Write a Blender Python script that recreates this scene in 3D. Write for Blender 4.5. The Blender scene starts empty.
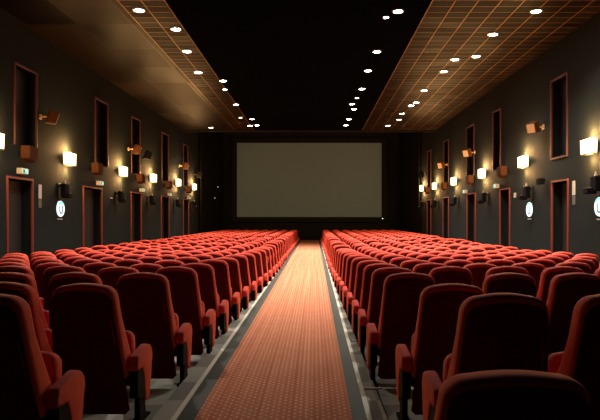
import bpy, bmesh, math, random
from mathutils import Vector, Matrix, noise
random.seed(7)
C = bpy.context.scene.collection
R = math.radians
EYE = 1.465; F = 560.0; XV = 314.5; YV = 218.0
WL, WR = -6.5, 6.0            # side walls
CEIL = EYE + 4.35
YB, YS = -3.0, 38.6           # back wall, screen wall
YC = 27.8                     # where the low ceiling ends
CEIL2 = 8.2

# ------------------------------------------------------------------ materials
def mat(name, col, rough=0.6, metal=0.0, spec=0.5, emit=None, estr=1.0, noise_s=None, noise_a=0.0, bump=None, sheen=0.0):
    m = bpy.data.materials.new(name); m.use_nodes = True
    nt = m.node_tree; b = nt.nodes['Principled BSDF']
    b.inputs['Base Color'].default_value = (*col, 1); b.inputs['Roughness'].default_value = rough
    b.inputs['Metallic'].default_value = metal; b.inputs['Specular IOR Level'].default_value = spec
    if sheen:
        b.inputs['Sheen Weight'].default_value = sheen; b.inputs['Sheen Roughness'].default_value = 0.4
        b.inputs['Sheen Tint'].default_value = (1.0, 0.35, 0.18, 1)
    if emit:
        b.inputs['Emission Color'].default_value = (*emit, 1); b.inputs['Emission Strength'].default_value = estr
    if noise_s:
        tc = nt.nodes.new('ShaderNodeTexCoord'); n = nt.nodes.new('ShaderNodeTexNoise')
        n.inputs['Scale'].default_value = noise_s; n.inputs['Detail'].default_value = 4
        nt.links.new(tc.outputs['Object'], n.inputs['Vector'])
        mx = nt.nodes.new('ShaderNodeMix'); mx.data_type = 'RGBA'
        mx.inputs[6].default_value = (*[c*(1-noise_a) for c in col], 1)
        mx.inputs[7].default_value = (*[min(1, c*(1+noise_a)) for c in col], 1)
        nt.links.new(n.outputs['Fac'], mx.inputs[0]); nt.links.new(mx.outputs[2], b.inputs['Base Color'])
        if bump:
            bp = nt.nodes.new('ShaderNodeBump'); bp.inputs['Strength'].default_value = bump; bp.inputs['Distance'].default_value = 0.01
            nt.links.new(n.outputs['Fac'], bp.inputs['Height']); nt.links.new(bp.outputs['Normal'], b.inputs['Normal'])
    return m

M = {}
M['velvet'] = mat('red_velvet', (0.60, 0.064, 0.040), 0.75, spec=0.25, noise_s=9, noise_a=0.22, bump=0.25, sheen=0.15)
M['shaded_back'] = mat('shaded_velvet_back', (0.085, 0.007, 0.007), 0.9, spec=0.15, noise_s=20, noise_a=0.2)  # shade on the unlit chair backs put into a darker red
M['black'] = mat('black_plastic', (0.004, 0.004, 0.0045), 0.8, spec=0.1)
M['blackmetal'] = mat('black_metal', (0.015, 0.015, 0.016), 0.4, metal=0.3)
M['wall'] = mat('charcoal_wall', (0.0105, 0.0142, 0.0138), 0.9, spec=0.08, noise_s=3, noise_a=0.12)
M['blackwall'] = mat('black_wall', (0.010, 0.010, 0.010), 0.95, spec=0.1)
M['redframe'] = mat('red_brown_frame', (0.14, 0.024, 0.016), 0.5, noise_s=6, noise_a=0.15)
M['darkpane'] = mat('dark_pane', (0.006, 0.005, 0.007), 0.5, spec=0.3)
M['doorleaf'] = mat('dark_door', (0.012, 0.011, 0.010), 0.6, spec=0.3)
M['wood'] = mat('brown_wood_speaker', (0.05, 0.021, 0.010), 0.85, spec=0.05, noise_s=12, noise_a=0.25)
M['tan'] = mat('tan_speaker_cloth', (0.42, 0.29, 0.15), 0.7, noise_s=30, noise_a=0.15)
M['sconce'] = mat('frosted_lamp_glass', (0.9, 0.8, 0.6), 0.4, emit=(1.0, 0.72, 0.34), estr=3.2)
M['bulb'] = mat('downlight_glow', (1, 1, 1), 0.4, emit=(1.0, 0.93, 0.82), estr=60)
M['rim'] = mat('downlight_ring', (0.35, 0.33, 0.3), 0.3, metal=0.8)
M['screen'] = mat('projection_screen', (0.155, 0.245, 0.33), 0.9, spec=0.1, noise_s=0.25, noise_a=0.05)
M['grey'] = mat('grey_border', (0.072, 0.078, 0.062), 0.7, noise_s=25, noise_a=0.2)
M['white'] = mat('white_line', (0.85, 0.84, 0.70), 0.6, noise_s=15, noise_a=0.12)
M['paper'] = mat('white_notice', (0.38, 0.38, 0.34), 0.7)
M['exit'] = mat('exit_sign_glow', (0.3, 0.6, 0.5), 0.4, emit=(0.35, 0.8, 0.7), estr=0.6)
M['signblue'] = mat('blue_white_sign_glow', (0.7, 0.95, 1.0), 0.4, emit=(0.62, 0.93, 1.0), estr=0.95)
M['signcyan'] = mat('cyan_sign_glow', (0.2, 0.7, 0.85), 0.4, emit=(0.16, 0.62, 0.80), estr=0.8)
M['signdark'] = mat('teal_sign_mark', (0.02, 0.12, 0.14), 0.6)
M['ceilblack'] = mat('black_ceiling_board', (0.0018, 0.0024, 0.0028), 0.95, spec=0.0)
M['brass'] = mat('brass_edge', (0.5, 0.28, 0.10), 0.35, metal=0.9)

def nodes(name):
    m = bpy.data.materials.new(name); m.use_nodes = True
    nt = m.node_tree; return m, nt, nt.nodes['Principled BSDF']
def mth(nt, op, a, b=None, c=None):
    n = nt.nodes.new('ShaderNodeMath'); n.operation = op
    for i, v in enumerate((a, b, c)):
        if v is None: continue
        if isinstance(v, (int, float)): n.inputs[i].default_value = v
        else: nt.links.new(v, n.inputs[i])
    return n.outputs[0]
def mix(nt, f, a, b):
    n = nt.nodes.new('ShaderNodeMix'); n.data_type = 'RGBA'
    nt.links.new(f, n.inputs[0])
    for i, v in ((6, a), (7, b)):
        if isinstance(v, tuple): n.inputs[i].default_value = (*v, 1)
        else: nt.links.new(v, n.inputs[i])
    return n.outputs[2]
def xyz(nt):
    tc = nt.nodes.new('ShaderNodeTexCoord'); s = nt.nodes.new('ShaderNodeSeparateXYZ')
    nt.links.new(tc.outputs['Object'], s.inputs[0]); return tc.outputs['Object'], s.outputs[0], s.outputs[1], s.outputs[2]
def noisen(nt, vec, scale, stretch=None, detail=3):
    if stretch:
        mp = nt.nodes.new('ShaderNodeMapping'); nt.links.new(vec, mp.inputs['Vector']); mp.inputs['Scale'].default_value = stretch; vec = mp.outputs[0]
    n = nt.nodes.new('ShaderNodeTexNoise'); n.inputs['Scale'].default_value = scale; n.inputs['Detail'].default_value = detail
    nt.links.new(vec, n.inputs['Vector']); return n.outputs['Fac']

def carpet_mat():
    m, nt, b = nodes('orange_patterned_carpet')
    v, x, y, z = xyz(nt)
    st = noisen(nt, v, 1.0, (16, 0.12, 1), 2)                       # lengthwise stripes
    base = mix(nt, mth(nt, 'SMOOTHSTEP' if False else 'MULTIPLY_ADD', st, 2.2, -0.6), (0.48, 0.125, 0.067), (0.62, 0.24, 0.135))
    fx = mth(nt, 'ABSOLUTE', mth(nt, 'SUBTRACT', mth(nt, 'FRACT', mth(nt, 'DIVIDE', x, 0.042)), 0.5))
    row = mth(nt, 'FLOOR', mth(nt, 'DIVIDE', x, 0.042))
    sh = mth(nt, 'MULTIPLY', mth(nt, 'MODULO', mth(nt, 'ABSOLUTE', row), 2.0), 0.5)
    fy = mth(nt, 'ABSOLUTE', mth(nt, 'SUBTRACT', mth(nt, 'FRACT', mth(nt, 'ADD', mth(nt, 'DIVIDE', y, 0.075), sh)), 0.5))
    dot = mth(nt, 'MULTIPLY', mth(nt, 'LESS_THAN', fx, 0.19), mth(nt, 'LESS_THAN', fy, 0.2))
    patch = noisen(nt, v, 5.0, None, 2)
    dot = mth(nt, 'MULTIPLY', dot, mth(nt, 'MULTIPLY', patch, 0.9))
    c = mix(nt, dot, base, (0.95, 0.66, 0.36))
    nt.links.new(c, b.inputs['Base Color']); b.inputs['Roughness'].default_value = 0.9; b.inputs['Specular IOR Level'].default_value = 0.15
    return m
M['carpet'] = carpet_mat()

def tile_mat():
    m, nt, b = nodes('grey_floor_tiles')
    v, x, y, z = xyz(nt)
    ck = nt.nodes.new('ShaderNodeTexChecker'); ck.inputs['Scale'].default_value = 2.0
    ck.inputs['Color1'].default_value = (0.46, 0.47, 0.41, 1); ck.inputs['Color2'].default_value = (0.24, 0.235, 0.20, 1)
    nt.links.new(v, ck.inputs['Vector'])
    n = noisen(nt, v, 6)
    c = mix(nt, mth(nt, 'MULTIPLY', n, 0.5), ck.outputs[0], (0.32, 0.32, 0.28))
    nt.links.new(c, b.inputs['Base Color']); b.inputs['Roughness'].default_value = 0.55
    return m
M['tile'] = tile_mat()

def grid_ceiling(name, px, py, x0, slab=False):
    m, nt, b = nodes(name)
    v, x, y, z = xyz(nt)
    def line(c, p, w, o=0.0):
        f = mth(nt, 'FRACT', mth(nt, 'DIVIDE', mth(nt, 'SUBTRACT', c, o), p))
        return mth(nt, 'LESS_THAN', f, w/p)
    lx = line(x, px, 0.014, x0); ly = line(y, py, 0.010)
    g = mth(nt, 'MAXIMUM', lx, ly)
    cx = mth(nt, 'FLOOR', mth(nt, 'DIVIDE', mth(nt, 'SUBTRACT', x, x0), px)); cy = mth(nt, 'FLOOR', mth(nt, 'DIVIDE', y, py))
    cb = nt.nodes.new('ShaderNodeCombineXYZ'); nt.links.new(cx, cb.inputs[0]); nt.links.new(cy, cb.inputs[1])
    wn = nt.nodes.new('ShaderNodeTexWhiteNoise'); wn.noise_dimensions = '2D'; nt.links.new(cb.outputs[0], wn.inputs['Vector'])
    tone = mix(nt, wn.outputs['Value'], (0.0030, 0.0015, 0.0007), (0.0095, 0.0045, 0.0019)) if not slab else mix(nt, wn.outputs['Value'], (0.0030, 0.0013, 0.0005), (0.012, 0.0054, 0.0021))
    c = mix(nt, g, tone, (0.25, 0.13, 0.045) if not slab else (0.022, 0.011, 0.0045))
    nt.links.new(c, b.inputs['Base Color'])
    nt.links.new(mth(nt, 'MULTIPLY', g, 0.5), b.inputs['Metallic']); b.inputs['Specular IOR Level'].default_value = 0.012 if not slab else 0.018
    nt.links.new(mth(nt, 'MULTIPLY_ADD', wn.outputs['Value'], 0.15, 0.40 if not slab else 0.36), b.inputs['Roughness'])
    # every board hangs a little differently
    geo = nt.nodes.new('ShaderNodeNewGeometry')
    cs = nt.nodes.new('ShaderNodeVectorMath'); cs.operation = 'SUBTRACT'; nt.links.new(wn.outputs['Color'], cs.inputs[0]); cs.inputs[1].default_value = (0.5, 0.5, 0.5)
    sc = nt.nodes.new('ShaderNodeVectorMath'); sc.operation = 'SCALE'; nt.links.new(cs.outputs[0], sc.inputs[0]); sc.inputs['Scale'].default_value = 0.03
    ad = nt.nodes.new('ShaderNodeVectorMath'); ad.operation = 'ADD'; nt.links.new(geo.outputs['Normal'], ad.inputs[0]); nt.links.new(sc.outputs[0], ad.inputs[1])
    no = nt.nodes.new('ShaderNodeVectorMath'); no.operation = 'NORMALIZE'; nt.links.new(ad.outputs[0], no.inputs[0])
    nt.links.new(no.outputs[0], b.inputs['Normal'])
    return m
M['gridceil'] = grid_ceiling('brown_grid_ceiling', 0.46, 0.32, 2.36)
M['slabceil'] = grid_ceiling('brown_slab_ceiling', 1.2, 1.8, -6.5, True)

# ------------------------------------------------------------------ mesh helpers
def box(bm, x0, x1, y0, y1, z0, z1, bev=0.0, seg=2, mi=0):
    vs = [bm.verts.new((x, y, z)) for x in (x0, x1) for y in (y0, y1) for z in (z0, z1)]
    idx = [(0,1,3,2), (4,6,7,5), (0,4,5,1), (2,3,7,6), (0,2,6,4), (1,5,7,3)]
    fs = [bm.faces.new([vs[i] for i in f]) for f in idx]
    for f in fs: f.material_index = mi
    if bev:
        es = list({e for f in fs for e in f.edges})
        bmesh.ops.bevel(bm, geom=es, offset=bev, segments=seg, profile=0.5, affect='EDGES')
    return vs
def prism(bm, pts, axis, a, b, bev=0.0, seg=2, shear=None):
    """outline pts (u,v) swept along axis 'x' (u=y,v=z) or 'y' (u=x,v=z) or 'z' (u=x,v=y) between a and b"""
    def P(u, v, t): return {'x': (t, u, v), 'y': (u, t, v), 'z': (u, v, t)}[axis]
    A = [bm.verts.new(P(u, v, a)) for u, v in pts]; B = [bm.verts.new(P(u, v, b)) for u, v in pts]
    n = len(pts); fs = [bm.faces.new(A), bm.faces.new(list(reversed(B)))]
    for i in range(n):
        j = (i+1) % n; fs.append(bm.faces.new((A[j], A[i], B[i], B[j])))
    bmesh.ops.recalc_face_normals(bm, faces=fs)
    if bev:
        es = list(fs[0].edges) + list(fs[1].edges)
        bmesh.ops.bevel(bm, geom=es, offset=bev, segments=seg, profile=0.5, affect='EDGES')
def cyl(bm, c, r, h, axis='z', n=20, r2=None):
    m = {'z': Matrix(), 'x': Matrix.Rotation(R(90), 4, 'Y'), 'y': Matrix.Rotation(R(-90), 4, 'X')}[axis]
    bmesh.ops.create_cone(bm, cap_ends=True, segments=n, radius1=r, radius2=r if r2 is None else r2, depth=h, matrix=Matrix.Translation(c) @ m)
def to_mesh(name, bm, mats, smooth=None):
    bmesh.ops.recalc_face_normals(bm, faces=bm.faces)
    me = bpy.data.meshes.new(name); bm.to_mesh(me); bm.free()
    for m in (mats if isinstance(mats, list) else [mats]): me.materials.append(m)
    if smooth:
        for p in me.polygons: p.use_smooth = True
        me.set_sharp_from_angle(angle=R(smooth))
    return me
def obj(name, me, parent=None, loc=(0, 0, 0)):
    o = bpy.data.objects.new(name, me); C.objects.link(o); o.location = loc
    if parent: o.parent = parent
    return o
def mk(name, bm, m, parent=None, smooth=None, loc=(0, 0, 0)):
    return obj(name, to_mesh(name, bm, m, smooth), parent, loc)
def struct(name, bm, m, parent=None, smooth=None):
    o = mk(name, bm, m, parent, smooth)
    if not parent: o['kind'] = 'structure'
    return o
def thing(name, label, cat, loc, rz=0, group=None):
    o = bpy.data.objects.new(name, None); C.objects.link(o); o.location = loc; o.rotation_euler = (0, 0, rz)
    o.empty_display_size = 0.1
    o['label'] = label; o['category'] = cat
    if group: o['group'] = group
    return o
def tag(o, label, cat, group=None):
    o['label'] = label; o['category'] = cat
    if group: o['group'] = group
    return o
def copy_tree(o, parent=None):
    c = o.copy(); C.objects.link(c)
    if parent: c.parent = parent
    for ch in o.children: copy_tree(ch, c)
    return c

# ------------------------------------------------------------------ floor
SINK = [(-4, -0.04), (2.4, -0.06), (2.85, -0.06), (3.85, 0.02), (4.83, 0.045), (5.8, 0.07), (7, 0.12), (8.8, 0.18), (11, 0.24), (12.8, 0.28), (16, 0.31), (20, 0.32), (50, 0.32)]
def lerp(tab, y):
    for (a, va), (b, vb) in zip(tab, tab[1:]):
        if y <= b: return va + (vb-va)*max(0, (y-a)/(b-a))
    return tab[-1][1]
def sink(y): return lerp(SINK, y)
YF = 37.2
LB = [(-4, 1.20), (7, 1.18), (12, 1.08), (18, 1.04), (50, 1.04)]     # outer edge of the raised aisle, left
RB = [(-4, 0.62), (7, 0.50), (12, 0.44), (50, 0.43)]
ys = [YB] + [v for v in (2.4, 2.85, 3.4, 3.85, 4.3, 4.83, 5.3, 5.8, 6.4, 7, 8, 8.8, 10, 11, 12, 12.8, 14, 16, 18, 20, 24, 28, 32)] + [YF]
bm = bmesh.new()
def strip(bm, f0, f1, z0, z1, ysl):
    a = [bm.verts.new((f0(y), y, z0(y))) for y in ysl]; b = [bm.verts.new((f1(y), y, z1(y))) for y in ysl]
    for i in range(len(ysl)-1): bm.faces.new((a[i], b[i], b[i+1], a[i+1]))
zs = lambda y: -sink(y)
strip(bm, lambda y: WL-0.3, lambda y: -lerp(LB, y), zs, zs, ys)
strip(bm, lambda y: -lerp(LB, y), lambda y: -lerp(LB, y), zs, lambda y: 0, ys)
strip(bm, lambda y: -lerp(LB, y), lambda y: lerp(RB, y), lambda y: 0, lambda y: 0, ys)
strip(bm, lambda y: lerp(RB, y), lambda y: lerp(RB, y), lambda y: 0, zs, ys)
strip(bm, lambda y: lerp(RB, y), lambda y: WR+0.3, zs, zs, ys)
struct('floor', bm, M['tile'])
bm = bmesh.new(); box(bm, WL-0.3, WR+0.3, YF, YS+0.3, -0.5, -0.32); struct('floor_front', bm, M['blackwall'])
def flat(name, x0, x1, y0, y1, z, m, label, cat, parent=None):
    bm = bmesh.new(); box(bm, x0, x1, y0, y1, 0.0, z); return mk(name, bm, m, parent)
o = flat('aisle_carpet', -0.866, 0.272, YB+0.1, YF-0.02, 0.012, M['carpet'], '', '')
tag(o, 'long orange patterned carpet runner down the centre aisle to the screen', 'carpet')
for i, (a, b) in enumerate(((-1.0, -0.866), (0.272, 0.382))):
    o = flat('trim_%d' % (i+1), a, b, YB+0.1, YF-0.02, 0.008, M['grey'], '', ''); o['kind'] = 'structure'
for i, (a, b) in enumerate(((-1.04, -1.0), (0.382, 0.42))):
    o = flat('trim_%d' % (i+3), a, b, YB+0.1, YF-0.02, 0.010, M['white'], '', ''); o['kind'] = 'structure'
for i, (a, b, y) in enumerate(((-1.17, -1.04, 7.2), (0.42, 0.51, 6.67), (0.42, 0.57, 4.8))):
    o = flat('trim_%d' % (i+5), a, b, y-0.012, y+0.012, 0.010, M['white'], '', ''); o['kind'] = 'structure'

# ------------------------------------------------------------------ side walls with door and window openings
# side, y0, y1 of each opening (door below, tall window above), door top, window bottom, window top
LEFT_OP = [(11.8, 12.9, 2.36, 3.06, 4.85), (15.7, 17.1, 2.38, 3.07, 5.05), (19.8, 21.0, 2.41, 3.07, 5.10), (23.7, 25.0, 2.42, 3.07, 5.15), (27.7, 28.9, 2.42, 3.07, 5.15)]
RIGHT_OP = [(13.2, 14.15, 2.40, 2.93, 4.93), (17.15, 18.1, 2.40, 3.07, 5.02), (20.8, 22.0, 2.42, 3.07, 5.02), (25.0, 26.1, 2.42, 3.07, 5.0), (28.8, 29.8, 2.42, 3.07, 5.0)]
WSPAN = [(12.1, 13.1), (16.55, 17.6), (19.85, 20.85), (23.8, 24.9), (27.7, 28.7), (13.25, 14.2), (18.0, 18.8), (21.0, 22.1), (25.0, 26.0), (28.8, 29.7)]
M['winframe'] = mat('dark_crimson_frame', (0.045, 0.004, 0.008), 0.6)
M['redpane'] = mat('dark_red_pane', (0.09, 0.012, 0.012), 0.6, spec=0.2)
def sidewall(name, x, sgn, ops):
    bm = bmesh.new(); T = 0.3
    xa, xb = (x-T, x) if sgn < 0 else (x, x+T)
    y = YB
    for (a, b, dt, wb, wt) in ops:
        box(bm, xa, xb, y, a, -0.4, 2.6); box(bm, xa, xb, a, b, dt, 2.6); y = b
    box(bm, xa, xb, y, YS+0.3, -0.4, 2.6); y = YB
    sp_ = WSPAN[:5] if sgn < 0 else WSPAN[5:]
    for (_, _, dt, wb, wt), (a, b) in zip(ops, sp_):
        box(bm, xa, xb, y, a, 2.6, CEIL2); box(bm, xa, xb, a, b, 2.6, wb); box(bm, xa, xb, a, b, wt, CEIL2); y = b
    box(bm, xa, xb, y, YS+0.3, 2.6, CEIL2)
    struct(name, bm, M['wall'])
sidewall('wall_left', WL, -1, LEFT_OP); sidewall('wall_right', WR, 1, RIGHT_OP)
def frame(bm, x, sgn, a, b, z0, z1, w=0.045, sill=False):
    xa, xb = (x-0.012, x+0.03) if sgn < 0 else (x-0.03, x+0.012)
    for (p, q, r, s) in ((a, a+w, z0, z1), (b-w, b, z0, z1), (a+w, b-w, z1-w, z1)) + (((a+w, b-w, z0, z0+w),) if sill else ()):
        box(bm, xa, xb, p, q, r, s)
dn = wn_ = 0
for sgn, x, ops in ((-1, WL, LEFT_OP), (1, WR, RIGHT_OP)):
    for (a, b, dt, wb, wt) in ops:
        dn += 1; zf = -sink((a+b)/2)
        bm = bmesh.new(); xo = x + sgn*0.22
        box(bm, min(xo, xo+sgn*0.05), max(xo, xo+sgn*0.05), a+0.07, b-0.07, zf, dt-0.07)
        d = struct('door_%d' % dn, bm, M['doorleaf'])
        bm = bmesh.new(); frame(bm, x, sgn, a, b, zf, dt); struct('door_frame', bm, M['redframe'], d)
        bm = bmesh.new(); ya = a+0.14; xi = xo - sgn*0.05
        box(bm, min(xo, xi), max(xo, xi), ya, ya+0.05, 0.95, 1.35); mk('door_handle', bm, M['paper'], d)
        bm = bmesh.new(); a, b = WSPAN[dn-1]
        box(bm, min(xo, xo+sgn*0.04), max(xo, xo+sgn*0.04), a+0.03, b-0.03, wb+0.03, wt-0.03)
        w = struct('window_%d' % dn, bm, M['redpane'] if dn in (7, 9) else M['darkpane'])
        bm = bmesh.new(); frame(bm, x, sgn, a, b, wb, wt, 0.04, dn == 6); struct('window_frame', bm, M['winframe'], w)
bm = bmesh.new(); box(bm, WL-0.3, WR+0.3, YB-0.3, YB, -0.4, CEIL2); struct('wall_back', bm, M['wall'])
bm = bmesh.new(); box(bm, WL-0.3, WR+0.3, YS, YS+0.3, -0.4, CEIL2); struct('wall_front', bm, M['blackwall'])
# black sheets put in for the unlit ends of the side walls
for sgn, x in ((-1, WL), (1, WR)):
    bm = bmesh.new(); pts = []
    n = 60
    for i in range(n+1):
        y = 31.4 + (YS-31.6)*i/n; pts.append((x - sgn*(0.10+0.045*math.sin(i*1.9)), y))
    a = [bm.verts.new((p, q, -0.27)) for p, q in pts]; b = [bm.verts.new((p, q, CEIL2-0.6)) for p, q in pts]
    for i in range(n): bm.faces.new((a[i], a[i+1], b[i+1], b[i]))
    o = mk('side_shade_sheet', bm, M['blackwall'], smooth=60); m_ = o.modifiers.new('s', 'SOLIDIFY'); m_.thickness = 0.02
    tag(o, 'black curtain sheet over the unlit %s wall beside the screen' % ('left' if sgn < 0 else 'right'), 'shading')

# ------------------------------------------------------------------ ceiling
XI_L, XI_R = -3.0, 2.36
bm = bmesh.new(); box(bm, XI_L, XI_R, YB, YC, CEIL+0.02, CEIL+0.25); struct('ceiling', bm, M['ceilblack'])
bm = bmesh.new(); box(bm, WL, -3.95, YB, YC, CEIL, CEIL+0.25); struct('ceiling_left', bm, M['slabceil'])
bm = bmesh.new(); box(bm, -3.95, XI_L, YB, YC, CEIL+0.001, CEIL+0.25)
M['gridceil2'] = grid_ceiling('brown_fine_grid_ceiling', 0.47, 0.32, -3.95)
struct('ceiling_left_inner', bm, M['gridceil2'])
bm = bmesh.new(); box(bm, XI_R, WR, YB, YC, CEIL, CEIL+0.25); struct('ceiling_right', bm, M['gridceil'])
bm = bmesh.new(); box(bm, WL, WR, YC, YC+0.15, CEIL-0.06, CEIL2); struct('ceiling_bulkhead', bm, M['blackwall'])
bm = bmesh.new(); box(bm, WL-0.3, WR+0.3, YC, YS+0.3, CEIL2, CEIL2+0.2); struct('ceiling_front', bm, M['blackwall'])

# ------------------------------------------------------------------ screen
s_ = F/YS
def at(px, py, Y): return Vector(((px-XV)*Y/F, Y, EYE + (YV-py)*Y/F))
p0 = at(237, 217, YS-0.25); p1 = at(381.5, 143, YS-0.25)
t = thing('cinema_screen', 'large blank grey cinema screen on the black front wall', 'screen', (0, YS-0.25, 0))
bm = bmesh.new(); box(bm, p0.x, p1.x, -0.02, 0.02, p0.z, p1.z); mk('screen_surface', bm, M['screen'], t)
bm = bmesh.new(); e = 0.35
for a in ((p0.x-e, p0.x, p0.z-e, p1.z+e), (p1.x, p1.x+e, p0.z-e, p1.z+e), (p0.x, p1.x, p0.z-e, p0.z), (p0.x, p1.x, p1.z, p1.z+e)):
    box(bm, a[0], a[1], -0.06, 0.24, a[2], a[3])
mk('screen_frame', bm, M['blackwall'], t)

# ------------------------------------------------------------------ seats
def round_outline(w0, w1, z0, z1, r, n=7, crown=0.014, rb=0.03):
    """half widths w0 at bottom, w1 at top; big rounded top corners, slightly crowned top edge"""
    pts = [(-w0+rb, z0), (w0-rb, z0), (w0, z0+rb)]
    for k in range(1, 4):
        tt = k/4; pts.append((w0+(w1-w0)*tt, z0+rb+(z1-r-z0-rb)*tt))
    for k in range(n+1):
        a = R(90)*k/n; pts.append((w1-r+r*math.cos(a), z1-crown-r+r*math.sin(a)))
    for k in range(1, 8):
        tt = 1-2*k/8; pts.append(((w1-r)*tt, z1-crown*tt*tt))
    for k in range(n+1):
        a = R(90)*k/n; pts.append((-w1+r-r*math.sin(a), z1-crown-r+r*math.cos(a)))
    for k in range(3, 0, -1):
        tt = k/4; pts.append((-(w0+(w1-w0)*tt), z0+rb+(z1-r-z0-rb)*tt))
    pts.append((-w0, z0+rb))
    return pts
def recline(bm, k=0.25, z0=0.40, curve=0.10):
    for v in bm.verts:
        h = v.co.z-z0; v.co.y += -k*h + curve*max(0, h-0.25)**2
def back_bm(lod=0, k=0.25):
    bm = bmesh.new(); seg = 4 if not lod else 2
    prism(bm, round_outline(0.264, 0.222, 0.34, 1.04, 0.095, n=7 if not lod else 4), 'y', -0.035, 0.10, bev=0.045 if not lod else 0.045, seg=seg)
    for v in bm.verts:
        if v.co.y > 0.03: v.co.y += 0.09*max(0, (0.78-v.co.z)/0.4)
    recline(bm, k); return bm
def panel_bm(k=0.25):
    bm = bmesh.new()
    prism(bm, round_outline(0.262, 0.210, 0.08, 1.0, 0.085), 'y', -0.040, -0.02, bev=0.005, seg=2)  # dark panel carried down low to stand for shade under the chair
    recline(bm, k); return bm
def cushion_bm(lod=0):
    bm = bmesh.new()
    prism(bm, round_outline(0.235, 0.22, 0.0, 0.32, 0.07, n=5 if not lod else 3, rb=0.05), 'y', -0.055, 0.065, bev=0.035, seg=3 if not lod else 1)
    rot = Matrix.Rotation(R(-14), 4, 'X')
    for v in bm.verts: v.co = Matrix.Translation((0, 0.215, 0.34)) @ (rot @ v.co)
    return bm
ARMX = 0.298
def arm_bm(sx):
    bm = bmesh.new()
    pts = [(0.0, 0.40), (0.0, 0.455)]
    for k in range(5):
        a = R(70)*k/4; pts.append((0.05-0.05*math.cos(a), 0.455+0.055*math.sin(a)))
    for k in range(11):
        a = R(-15+135*k/10); pts.append((0.27+0.105*math.sin(a), 0.43+0.105*math.cos(a)))
    pts += [(0.345, 0.28), (0.29, 0.13), (0.19, 0.12), (0.165, 0.30), (0.13, 0.39)]
    prism(bm, pts, 'x', sx*ARMX-0.038, sx*ARMX+0.038, bev=0.020, seg=3)
    return bm
def side_bm(sx):
    bm = bmesh.new()
    prism(bm, [(0.02, 0.20), (0.02, 0.41), (0.24, 0.43), (0.28, 0.32), (0.22, 0.14)], 'x', sx*ARMX-0.030, sx*ARMX+0.030, bev=0.008, seg=1)
    return bm
def leg_bm(sx):
    bm = bmesh.new()
    prism(bm, [(0.10, 0.0), (0.10, 0.22), (0.21, 0.22), (0.26, 0.0)], 'x', sx*ARMX-0.02, sx*ARMX+0.02, bev=0.004, seg=1)
    box(bm, sx*ARMX-0.04, sx*ARMX+0.04, 0.07, 0.30, 0.0, 0.014)
    return bm
def beam_bm():
    bm = bmesh.new(); box(bm, -0.255, 0.255, 0.08, 0.15, 0.27, 0.32, 0.006, 1); box(bm, -0.22, 0.22, 0.02, 0.14, 0.31, 0.37, 0.01, 1); return bm
ME = {}
ME['back'] = to_mesh('backrest', back_bm(), M['velvet'], 50)
ME['panel'] = to_mesh('shaded_back_panel', panel_bm(), M['shaded_back'], 50)
ME['cushion'] = to_mesh('seat_cushion', cushion_bm(), M['velvet'], 50)
ME['beam'] = to_mesh('support_beam', beam_bm(), M['black'])
for s in (-1, 1):
    ME['arm', s] = to_mesh('armrest', arm_bm(s), M['velvet'], 50)
    ME['side', s] = to_mesh('side_panel', side_bm(s), M['black'])
    ME['leg', s] = to_mesh('leg', leg_bm(s), M['black'])
# far seats: the same shapes as one mesh
def add_mesh(bm, me, mi, mtx=None):
    n0 = len(bm.verts); f0 = len(bm.faces)
    bm.from_mesh(me); bm.verts.ensure_lookup_table(); bm.faces.ensure_lookup_table()
    if mtx:
        for v in bm.verts[n0:]: v.co = mtx @ v.co
    for f in bm.faces[f0:]:
        f.smooth = True
        if mi is not None: f.material_index = mi
low_c = to_mesh('low_b', cushion_bm(1), M['velvet'])
for vi, kk in enumerate((0.14, 0.25, 0.37)):
    lb = to_mesh('low_a', back_bm(1, kk), M['velvet']); lp = to_mesh('low_p', panel_bm(kk), M['shaded_back'])
    for s in (-1, 1):
        bm = bmesh.new()
        add_mesh(bm, lb, 0); add_mesh(bm, lp, 1); add_mesh(bm, low_c, 0)
        add_mesh(bm, ME['arm', s], 0); add_mesh(bm, ME['side', s], 2); add_mesh(bm, ME['leg', s], 2); add_mesh(bm, ME['beam'], 2)
        me = bpy.data.meshes.new('cinema_chair'); bm.to_mesh(me); bm.free()
        for m_ in ('velvet', 'shaded_back', 'black'): me.materials.append(M[m_])
        me.set_sharp_from_angle(angle=R(50))
        ME['whole', s, vi] = me

ORD = ['zeroth', 'first', 'second', 'third', 'fourth', 'fifth', 'sixth', 'seventh', 'eighth', 'ninth', 'tenth', 'eleventh', 'twelfth', 'thirteenth', 'fourteenth',
       'fifteenth', 'sixteenth', 'seventeenth', 'eighteenth', 'nineteenth', 'twentieth'] + ['twenty-' + w for w in ('first', 'second', 'third', 'fourth', 'fifth', 'sixth', 'seventh', 'eighth', 'ninth')] + ['thirtieth'] + ['thirty-' + w for w in ('first', 'second', 'third', 'fourth', 'fifth', 'sixth')]
AL = [(2.85, 1.50), (3.85, 1.375), (4.83, 1.275), (5.83, 1.22), (7, 1.22), (9, 1.18), (11, 1.13), (13, 1.09), (16, 1.07), (37, 1.07)]   # aisle-side edge of the back, left block
AR = [(2.85, 0.745), (3.0, 0.745), (3.85, 0.73), (4.2, 0.72), (4.83, 0.60), (5.8, 0.59), (7, 0.59), (9, 0.57), (12, 0.53), (16, 0.50), (37, 0.50)]
PITCH = 0.985
rows = [2.98 + PITCH*i for i in range(34)]
slots = []
for ri, y in enumerate(rows):
    for side, tab in ((-1, AL), (1, AR)):
        e = lerp(tab, rows[ri])
        n = 8
        ks = list(range(n))
        if side > 0 and ri == 1: ks = [0]
        if side > 0 and ri == 2: ks = [0] + [1.44 + j for j in range(6)]
        for ki, k in enumerate(ks):
            x = side*(e + 0.228 + 0.606*k)
            k = ki
            y = rows[ri] + 0.035*(abs(x)-0.9)**2
            px = XV + F*x/y
            if px < -45 or px > 645: continue
            slots.append((y, ri, side, k, x))
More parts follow.
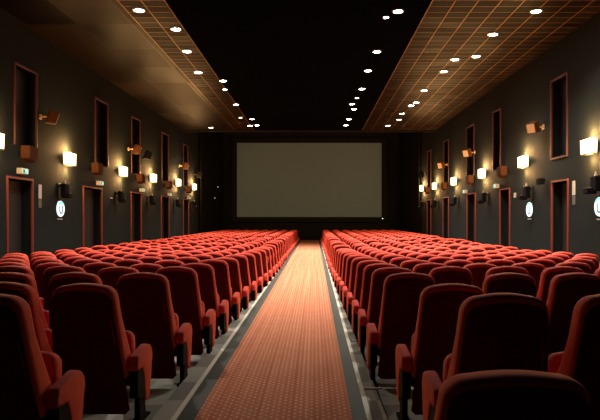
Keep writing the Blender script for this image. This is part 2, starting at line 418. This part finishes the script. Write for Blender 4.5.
slots.sort(key=lambda s: (s[0], s[3]))
individual, rest = slots[:296], slots[296:]
protos = {}
def build_seat(side, x, y, label, grp, near, dz=0.0, sc=1.0):
    key = (side, near)
    loc = (x, y, -sink(y+0.12)+dz)
    if not near:
        o = obj('cinema_chair', ME['whole', -side, random.choice((0, 1, 1, 1, 2))], None, loc)
        tag(o, label, 'chair', grp); o.scale = (1, 1, random.uniform(0.965, 1.03))
        o.rotation_euler = (0, 0, R(random.uniform(-2.2, 2.2)))
        return o
    if key not in protos:
        t = thing('cinema_chair', label, 'chair', loc, 0, grp)
        b = obj('backrest', ME['back'], t); obj('shaded_back_panel', ME['panel'], b)
        obj('seat_cushion', ME['cushion'], t)
        a = obj('armrest', ME['arm', -side], t); obj('side_panel', ME['side', -side], t)
        obj('leg', ME['leg', -side], t); obj('support_beam', ME['beam'], t)
        protos[key] = t
    else:
        t = copy_tree(protos[key]); t.location = loc; t['label'] = label; t['group'] = grp
    t.rotation_euler = (0, 0, R(random.uniform(-1.0, 1.0)))
    for c in t.children:
        if c.name.startswith('backrest') and y > 4: c.rotation_euler = (R(random.uniform(-1.8, 1.8)), 0, 0)
    return t
for (y, ri, side, k, x) in individual:
    sd = 'left' if side < 0 else 'right'
    pos = 'at the carpet' if k == 0 else '%s from the carpet' % ORD[k+1]
    label = 'red cinema chair %s, %s row ahead, %s block' % (pos, ORD[ri+(1 if side < 0 else 2)], sd)
    build_seat(side, x, y, label, 'red cinema chairs in the %s block' % sd, y < 13)
# nearest chair back, right of the aisle, lower than the others
t = build_seat(1, 0.685, 2.03, 'nearest red cinema chair, cut off by the bottom edge right of the aisle', 'red cinema chairs in the right block', True); t.scale = (1.13, 1, 0.845)
# the rest of the far seats
bm = bmesh.new()
for (y, ri, side, k, x) in rest:
    add_mesh(bm, ME['whole', -side, random.choice((0, 1, 1, 2))], None, Matrix.Translation((x, y, -sink(y+0.12))) @ Matrix.Rotation(R(random.uniform(-1.0, 1.0)), 4, 'Z'))
me = bpy.data.meshes.new('far_seats'); bm.to_mesh(me); bm.free()
for m_ in ('velvet', 'shaded_back', 'black'): me.materials.append(M[m_])
me.set_sharp_from_angle(angle=R(50))
o = obj('far_chairs', me); tag(o, 'dense mass of red cinema chairs in the rows before the screen', 'chairs'); o['kind'] = 'stuff'

# ------------------------------------------------------------------ lights
def spot(name, loc, energy, parent=None, ang=112, blend=1.0, col=(1, 0.93, 0.82), r=0.07):
    l = bpy.data.lights.new(name, 'SPOT'); l.energy = energy; l.spot_size = R(ang); l.spot_blend = blend; l.color = col; l.shadow_soft_size = r
    o = bpy.data.objects.new(name, l); C.objects.link(o); o.location = loc
    if parent: o.parent = parent
    return o
bm = bmesh.new(); N = 28
loops = []
for rr, zz in ((0.086, 0.0), (0.086, -0.008), (0.112, -0.006), (0.116, 0.006), (0.116, 0.016)):
    loops.append([bm.verts.new((rr*math.cos(2*math.pi*k/N), rr*math.sin(2*math.pi*k/N), zz)) for k in range(N)])
for A, B in zip(loops, loops[1:]):
    for k in range(N): bm.faces.new((A[k], A[(k+1) % N], B[(k+1) % N], B[k]))
RING = to_mesh('lamp_ring', bm, M['rim'])
bm = bmesh.new(); cyl(bm, (0, 0, 0), 0.086, 0.010, n=28); DISC = to_mesh('lamp_lens', bm, M['bulb'])
DL = {'left': [(139,11), (176,30), (187,52), (198,73), (223,82), (225,90), (236,105), (240.5,118), (252,120), (250,126), (257,126), (211,128)],
      'right': [(398,13), (386,19), (377,53), (368,72), (362,90), (357,99), (352,105), (354,110), (349,120), (346,126), (388,126), (399,120), (402,114), (411,106), (416,103),
                (536,12), (493,35), (476,57), (455,60), (444,72), (424,91)]}
KIND = {(536,12): 'first', }
gold = [(536,12), (493,35), (476,57), (455,60), (444,72), (424,91), (416,103), (411,106), (402,114), (399,120), (388,126)]
inner = [(398,13), (386,19), (377,53), (368,72), (362,90), (357,99), (352,105), (354,110), (349,120), (346,126)]
for side, pts in DL.items():
    for p in pts:
        Y = F*(CEIL-0.03-EYE)/(YV-p[1]); X = (p[0]-XV)*Y/F
        zc = CEIL if (X < XI_L or X > XI_R) else CEIL+0.02
        if side == 'left': lab = 'round white ceiling downlight, %s nearest of those left of centre' % ORD[pts.index(p)+1]; g = 'downlights left of centre'
        elif p in gold: lab = 'round white downlight, %s nearest in the gold-lined grid ceiling at right' % ORD[gold.index(p)+1]; g = 'downlights in the right grid ceiling'
        else: lab = 'round white downlight, %s nearest of the row right of the dark centre' % ORD[inner.index(p)+1]; g = 'downlights right of the dark centre'
        sc = {(386,19): 0.6, (225,90): 0.7, (357,99): 0.7, (240.5,118): 0.7}.get(p, 1.0)
        t = thing('ceiling_downlight', lab, 'ceiling light', (X, Y, zc), 0, g)
        r_ = obj('lamp_ring', RING, t, (0, 0, -0.016)); d_ = obj('lamp_lens', DISC, t, (0, 0, -0.010)); r_.scale = d_.scale = (sc*1.12, sc*1.12, 1)
        spot('lamp', (0, 0, -0.05), 600*sc, t)

# the same rows of downlights go on over the nearest rows
for i, (X, Y, p) in enumerate([(-3.75, 9.6, 750), (1.85, 9.8, 750), (4.75, 9.6, 600)]):
    t = thing('ceiling_downlight', 'round white downlight overhead, %s of those above the frame' % ORD[i+1], 'ceiling light', (X, Y, CEIL if (X < XI_L or X > XI_R) else CEIL+0.02), 0, 'downlights overhead')
    r_ = obj('lamp_ring', RING, t, (0, 0, -0.016)); d_ = obj('lamp_lens', DISC, t, (0, 0, -0.010)); spot('lamp', (0, 0, -0.05), p, t, ang=140)
# sconces
SC = {'left': [(11.45, 3.02), (14.9, 3.0), (19.0, 3.02), (22.5, 3.05), (26.6, 3.13), (30.1, 3.12)], 'right': [(12.3, 3.0), (16.1, 3.05), (20.0, 3.03), (24.0, 3.02), (27.8, 3.03), (31.1, 3.1)]}
SC = {k: [(a-0.25, b) for a, b in v] for k, v in SC.items()}
def sconce_parts(t):
    bm = bmesh.new(); prism(bm, [(-0.21, -0.14), (0.21, -0.14), (0.23, 0.15), (-0.23, 0.15)], 'x', 0.03, 0.17, bev=0.02, seg=2)
    g = mk('lamp_shade', bm, M['sconce'], t)
    bm = bmesh.new(); box(bm, 0, 0.03, -0.17, 0.17, -0.10, 0.10, 0.005, 1); box(bm, 0.02, 0.18, -0.215, 0.215, -0.16, -0.142); mk('wall_plate', bm, M['blackmetal'], t)
first = None
for side, L in SC.items():
    for i, (Y, Z) in enumerate(L):
        x = WL if side == 'left' else WR
        lab = 'glowing warm box wall lamp, %s nearest on the %s wall' % (ORD[i+1], side)
        if not first:
            t = thing('wall_sconce', lab, 'wall lamp', (x, Y, Z), 0, 'warm wall lamps'); sconce_parts(t); t.scale = (1.0, 1.12, 1.08); first = t
        else:
            t = copy_tree(first); t.location = (x, Y, Z); t['label'] = lab
        if side == 'right': t.rotation_euler = (0, 0, R(180))
        for dz, e_ in ((0.25, 90), (-0.27, 62)):
            l = bpy.data.lights.new('lamp', 'POINT'); l.energy = e_; l.color = (1, 0.53, 0.19); l.shadow_soft_size = 0.08
            lo = bpy.data.objects.new('lamp', l); C.objects.link(lo); lo.parent = t; lo.location = (0.12, 0, dz)

# black swivel spotlights on brackets below each sconce
def fixture_parts(t):
    bm = bmesh.new(); box(bm, 0, 0.03, -0.06, 0.06, -0.14, 0.14, 0.004, 1); box(bm, 0.02, 0.12, -0.02, 0.02, 0.06, 0.10); mk('bracket', bm, M['blackmetal'], t)
    bm = bmesh.new(); box(bm, 0.10, 0.24, -0.10, 0.10, -0.12, 0.13, 0.02, 2); mk('housing', bm, M['black'], t)
    bm = bmesh.new(); box(bm, 0.16, 0.36, -0.16, 0.02, -0.16, -0.06, 0.015, 2); mk('lamp_head', bm, M['black'], t)
    bm = bmesh.new(); cyl(bm, (0.17, 0, 0.165), 0.035, 0.07, 'z', 14, 0.02); mk('knob', bm, M['tan'], t)
f0 = None
for side, L in SC.items():
    for i, (Y, Z) in enumerate(L):
        x = WL if side == 'left' else WR
        lab = 'black swivel spotlight on bracket below the %s nearest wall lamp, %s wall' % (ORD[i+1], side)
        if not f0:
            t = thing('wall_spotlight', lab, 'spotlight', (x, Y-0.45, 2.17), 0, 'black spotlights under the wall lamps'); fixture_parts(t); t.scale = (1, 1.15, 1.3); f0 = t
        else:
            t = copy_tree(f0); t.location = (x, Y-0.45, 2.17); t['label'] = lab
        if side == 'right': t.rotation_euler = (0, 0, R(180))

# surround speakers high on the walls
def speaker_parts(t, tone):
    bm = bmesh.new(); box(bm, 0.0, 0.03, -0.07, 0.07, -0.07, 0.07, 0.004, 1); box(bm, 0.02, 0.20, -0.02, 0.02, -0.02, 0.02); mk('bracket', bm, M['tan'] if tone else M['blackmetal'], t)
    bm = bmesh.new(); prism(bm, [(-0.10, -0.19), (0.14, -0.15), (0.14, 0.15), (-0.10, 0.19)], 'y', -0.15, 0.15, bev=0.01, seg=1)
    rot = Matrix.Translation((0.32, 0, -0.02)) @ Matrix.Rotation(R(35), 4, 'Z') @ Matrix.Rotation(R(18), 4, 'Y')
    for v in bm.verts: v.co = rot @ v.co
    mk('cabinet', bm, M['wood'] if tone else M['black'], t)
    bm = bmesh.new(); box(bm, 0.14, 0.155, -0.13, 0.13, -0.135, 0.135)
    for v in bm.verts: v.co = rot @ v.co
    mk('grille', bm, M['tan'] if tone else M['black'], t)
SP = [('left', 13.6, 3.86, 1), ('left', 19.9, 3.87, 1), ('left', 21.2, 3.82, 0), ('left', 27.3, 3.97, 1), ('left', 30.6, 3.8, 0), ('right', 15.0, 3.85, 1), ('right', 21.3, 3.92, 1), ('right', 25.6, 3.87, 1), ('right', 30.4, 3.8, 0)]
sp = {}
cnt = {'left': 0, 'right': 0}
for side, Y, Z, tone in SP:
    cnt[side] += 1; x = WL if side == 'left' else WR
    lab = '%s wall speaker high up, %s nearest on the %s wall' % ('tan fronted' if tone else 'black', ORD[cnt[side]], side)
    if tone not in sp:
        t = thing('wall_speaker', lab, 'speaker', (x, Y, Z), 0, 'wall speakers'); speaker_parts(t, tone); sp[tone] = t
    else:
        t = copy_tree(sp[tone]); t.location = (x, Y, Z); t['label'] = lab
    t.scale = (0.85, 0.85, 0.85); t.location.y -= 0.35
    if side == 'right': t.rotation_euler = (0, 0, R(180))
# small brown boxes at the foot of each tall window
fb = None
for side, x, ops in (('left', WL, LEFT_OP), ('right', WR, RIGHT_OP)):
    for i, (a, b, dt, wb, wt) in enumerate(ops):
        if side == 'right' and i == 0: continue
        lab = 'small brown wooden box speaker under the %s nearest tall window, %s wall' % (ORD[i+1], side)
        loc = (x, (a+0.70) if side == 'left' else (a+0.35), wb-0.16)
        if not fb:
            fb = t = thing('wall_mounted_speaker', lab, 'speaker', loc, 0, 'brown box speakers under the tall windows')
            bm = bmesh.new(); prism(bm, [(-0.2, 0.16), (0.2, 0.16), (0.2, -0.12), (0.06, -0.19), (-0.2, -0.12)], 'x', 0.04, 0.24, bev=0.01, seg=1); mk('cabinet', bm, M['wood'], t)
            bm = bmesh.new(); box(bm, 0.0, 0.06, -0.03, 0.03, -0.05, 0.05); mk('bracket', bm, M['blackmetal'], t)
            bm = bmesh.new(); box(bm, 0.24, 0.25, -0.16, 0.16, -0.09, 0.13); mk('grille', bm, M['wood'], t)
        else:
            t = copy_tree(fb); t.location = loc; t['label'] = lab
        if side == 'right': t.rotation_euler = (0, 0, R(180))

# exit signs over doors
fe = None
for side, x, L in (('left', WL, [(12.35, 2.49), (16.8, 2.50), (20.9, 2.5), (24.9, 2.5), (28.7, 2.5)]), ('right', WR, [(14.45, 2.45), (18.3, 2.5), (22.1, 2.5)])):
    for i, (Y, Z) in enumerate(L):
        if side == 'right' and i == 0: continue
        lab = 'small pale exit sign box above the %s nearest door, %s wall' % (ORD[i+1], side)
        if not fe:
            fe = t = thing('exit_sign', lab, 'sign', (x, Y, Z), 0, 'exit signs')
            bm = bmesh.new(); box(bm, 0.0, 0.12, -0.14, 0.14, -0.06, 0.07, 0.008, 1); mk('housing', bm, M['paper'], t)
            bm = bmesh.new(); box(bm, 0.12, 0.128, -0.125, 0.125, -0.045, 0.055); pf = mk('sign_face', bm, M['exit'], t)
            bm = bmesh.new(); box(bm, 0.128, 0.131, -0.10, -0.03, -0.03, 0.04); mk('arrow_mark', bm, M['signdark'], pf)
        else:
            t = copy_tree(fe); t.location = (x, Y, Z); t['label'] = lab
        if side == 'right': t.rotation_euler = (0, 0, R(180))

t = thing('wall_camera', 'small black camera box above the nearest right wall door', 'camera', (WR, 14.45, 2.42), R(180))
bm = bmesh.new(); box(bm, 0, 0.10, -0.02, 0.02, -0.02, 0.02); mk('bracket', bm, M['blackmetal'], t)
bm = bmesh.new(); box(bm, 0.08, 0.24, -0.12, 0.08, -0.09, 0.07, 0.012, 2); mk('housing', bm, M['black'], t)
bm = bmesh.new(); cyl(bm, (0.16, -0.13, -0.01), 0.035, 0.03, 'y', 16); mk('lens', bm, M['darkpane'], t)
M['pin'] = mat('indicator_glow', (1, 1, 0.9), 0.4, emit=(1, 0.95, 0.8), estr=2)
for (px, py, Y, lab) in ((217, 187, 37.0, 'tiny white indicator light left of the screen, upper one'), (214, 198, 37.0, 'tiny white indicator light left of the screen, lower one'), (404, 199, 37.0, 'tiny white indicator light on the dark wall right of the screen'), (382.5, 218.5, 38.2, 'tiny white indicator light at the lower right corner of the screen')):
    side_ = px < 220
    Y = {217: 36.4, 214: 35.3, 404: YS, 382.5: 38.29}[px]; p = at(px, py, Y)
    t = thing('indicator_light', lab, 'light', p, R(90) if side_ else 0, 'tiny indicator lights by the screen')
    bm = bmesh.new(); box(bm, -0.05, 0.05, -0.05, 0.0, -0.04, 0.04, 0.008, 1); mk('housing', bm, M['black'], t)
    bm = bmesh.new(); box(bm, -0.03, 0.03, -0.06, -0.05, -0.022, 0.022); mk('lens', bm, M['pin'], t)
# round lit emblem signs with a caption strip
fs = None
for side, x, L in (('left', WL, [14.3]), ('right', WR, [11.75, 15.6])):
    for i, Y in enumerate(L):
        lab = {('left', 0): 'round glowing blue-white emblem sign on the left wall',
               ('right', 0): 'round glowing emblem sign at the right edge, lower right wall', ('right', 1): 'round glowing emblem sign between the two nearest right wall doors'}[side, i]
        loc = (x, Y, 1.70)
        if not fs:
            fs = t = thing('emblem_sign', lab, 'sign', loc, 0, 'round emblem signs')
            bm = bmesh.new(); pts = []
            for k in range(36):
                a = 2*math.pi*k/36; pts.append((0.20*math.sin(a), 0.20*math.cos(a)))
            prism(bm, pts, 'x', 0.0, 0.03); mk('sign_face', bm, M['signblue'], t)
            bm = bmesh.new(); pts = []
            for k in range(25):
                a = R(-50)+R(100)*k/24; pts.append((0.195*math.sin(a), 0.195*math.cos(a)))
            for k in range(25):
                a = R(50)-R(100)*k/24; pts.append((0.14*math.sin(a), 0.14*math.cos(a)))
            prism(bm, pts, 'x', 0.03, 0.034); mk('upper_arc', bm, M['signcyan'], t)
            bm = bmesh.new(); box(bm, 0.03, 0.034, -0.095, -0.055, -0.06, 0.08); box(bm, 0.03, 0.034, 0.055, 0.095, -0.06, 0.08)
            pts = [(0.095*math.sin(a), -0.06+0.07*math.cos(a)) for a in [R(90+180*k/12) for k in range(13)]] + [(0.055*math.sin(a), -0.06+0.035*math.cos(a)) for a in [R(270-180*k/12) for k in range(13)]]
            prism(bm, pts, 'x', 0.03, 0.034); mk('letter_mark', bm, M['signdark'], t)
            bm = bmesh.new(); yy = -0.15
            for w in (0.05, 0.07, 0.03, 0.06, 0.04): box(bm, 0.0, 0.006, yy, yy+w-0.008, -0.275, -0.25); yy += w+0.008
            mk('caption', bm, M['paper'], t)
        else:
            t = copy_tree(fs); t.location = loc; t['label'] = lab
        if side == 'right': t.rotation_euler = (0, 0, R(180))

# notices beside doors
NT = [('left', 13.25, 1.98, 'white notice beside the nearest left door', 0.14, 0.55), ('right', 12.95, 2.05, 'white notice beside the nearest right door', 0.13, 0.55), ('right', 16.75, 2.10, 'white notice beside the second nearest right door', 0.16, 0.24),
      ('left', 17.9, 2.09, 'small white plate right of the second nearest left door', 0.2, 0.06)]
for side, Y, Z, lab, w, h in NT:
    x = WL if side == 'left' else WR; s = 1 if side == 'left' else -1
    t = thing('wall_notice', lab, 'notice', (x, Y, Z), 0 if s > 0 else R(180))
    bm = bmesh.new(); box(bm, 0, 0.012, -w/2, w/2, -h*0.1, h/2); mk('upper_sheet', bm, M['paper'], t)
    if h > 0.3:
        bm = bmesh.new(); box(bm, 0, 0.010, -w/2, w/2, -h/2, -h*0.13); mk('lower_sheet', bm, M['grey'], t)

# ------------------------------------------------------------------ camera, world, view
w = bpy.data.worlds.new('World'); bpy.context.scene.world = w; w.use_nodes = True
w.node_tree.nodes['Background'].inputs[0].default_value = (0, 0, 0, 1)
cam = bpy.data.cameras.new('Camera'); co = bpy.data.objects.new('Camera', cam); C.objects.link(co)
co.location = (0, 0, EYE); co.rotation_euler = (R(90), 0, 0)
cam.sensor_fit = 'HORIZONTAL'; cam.sensor_width = 36; cam.lens = 36*F/600
cam.shift_x = -(XV-300)/600; cam.shift_y = (YV-210)/600
cam.clip_start = 0.05
bpy.context.scene.camera = co
sc = bpy.context.scene
sc.view_settings.view_transform = 'Standard'; sc.view_settings.look = 'None'
sc.view_settings.exposure = 0.0; sc.view_settings.gamma = 1.0
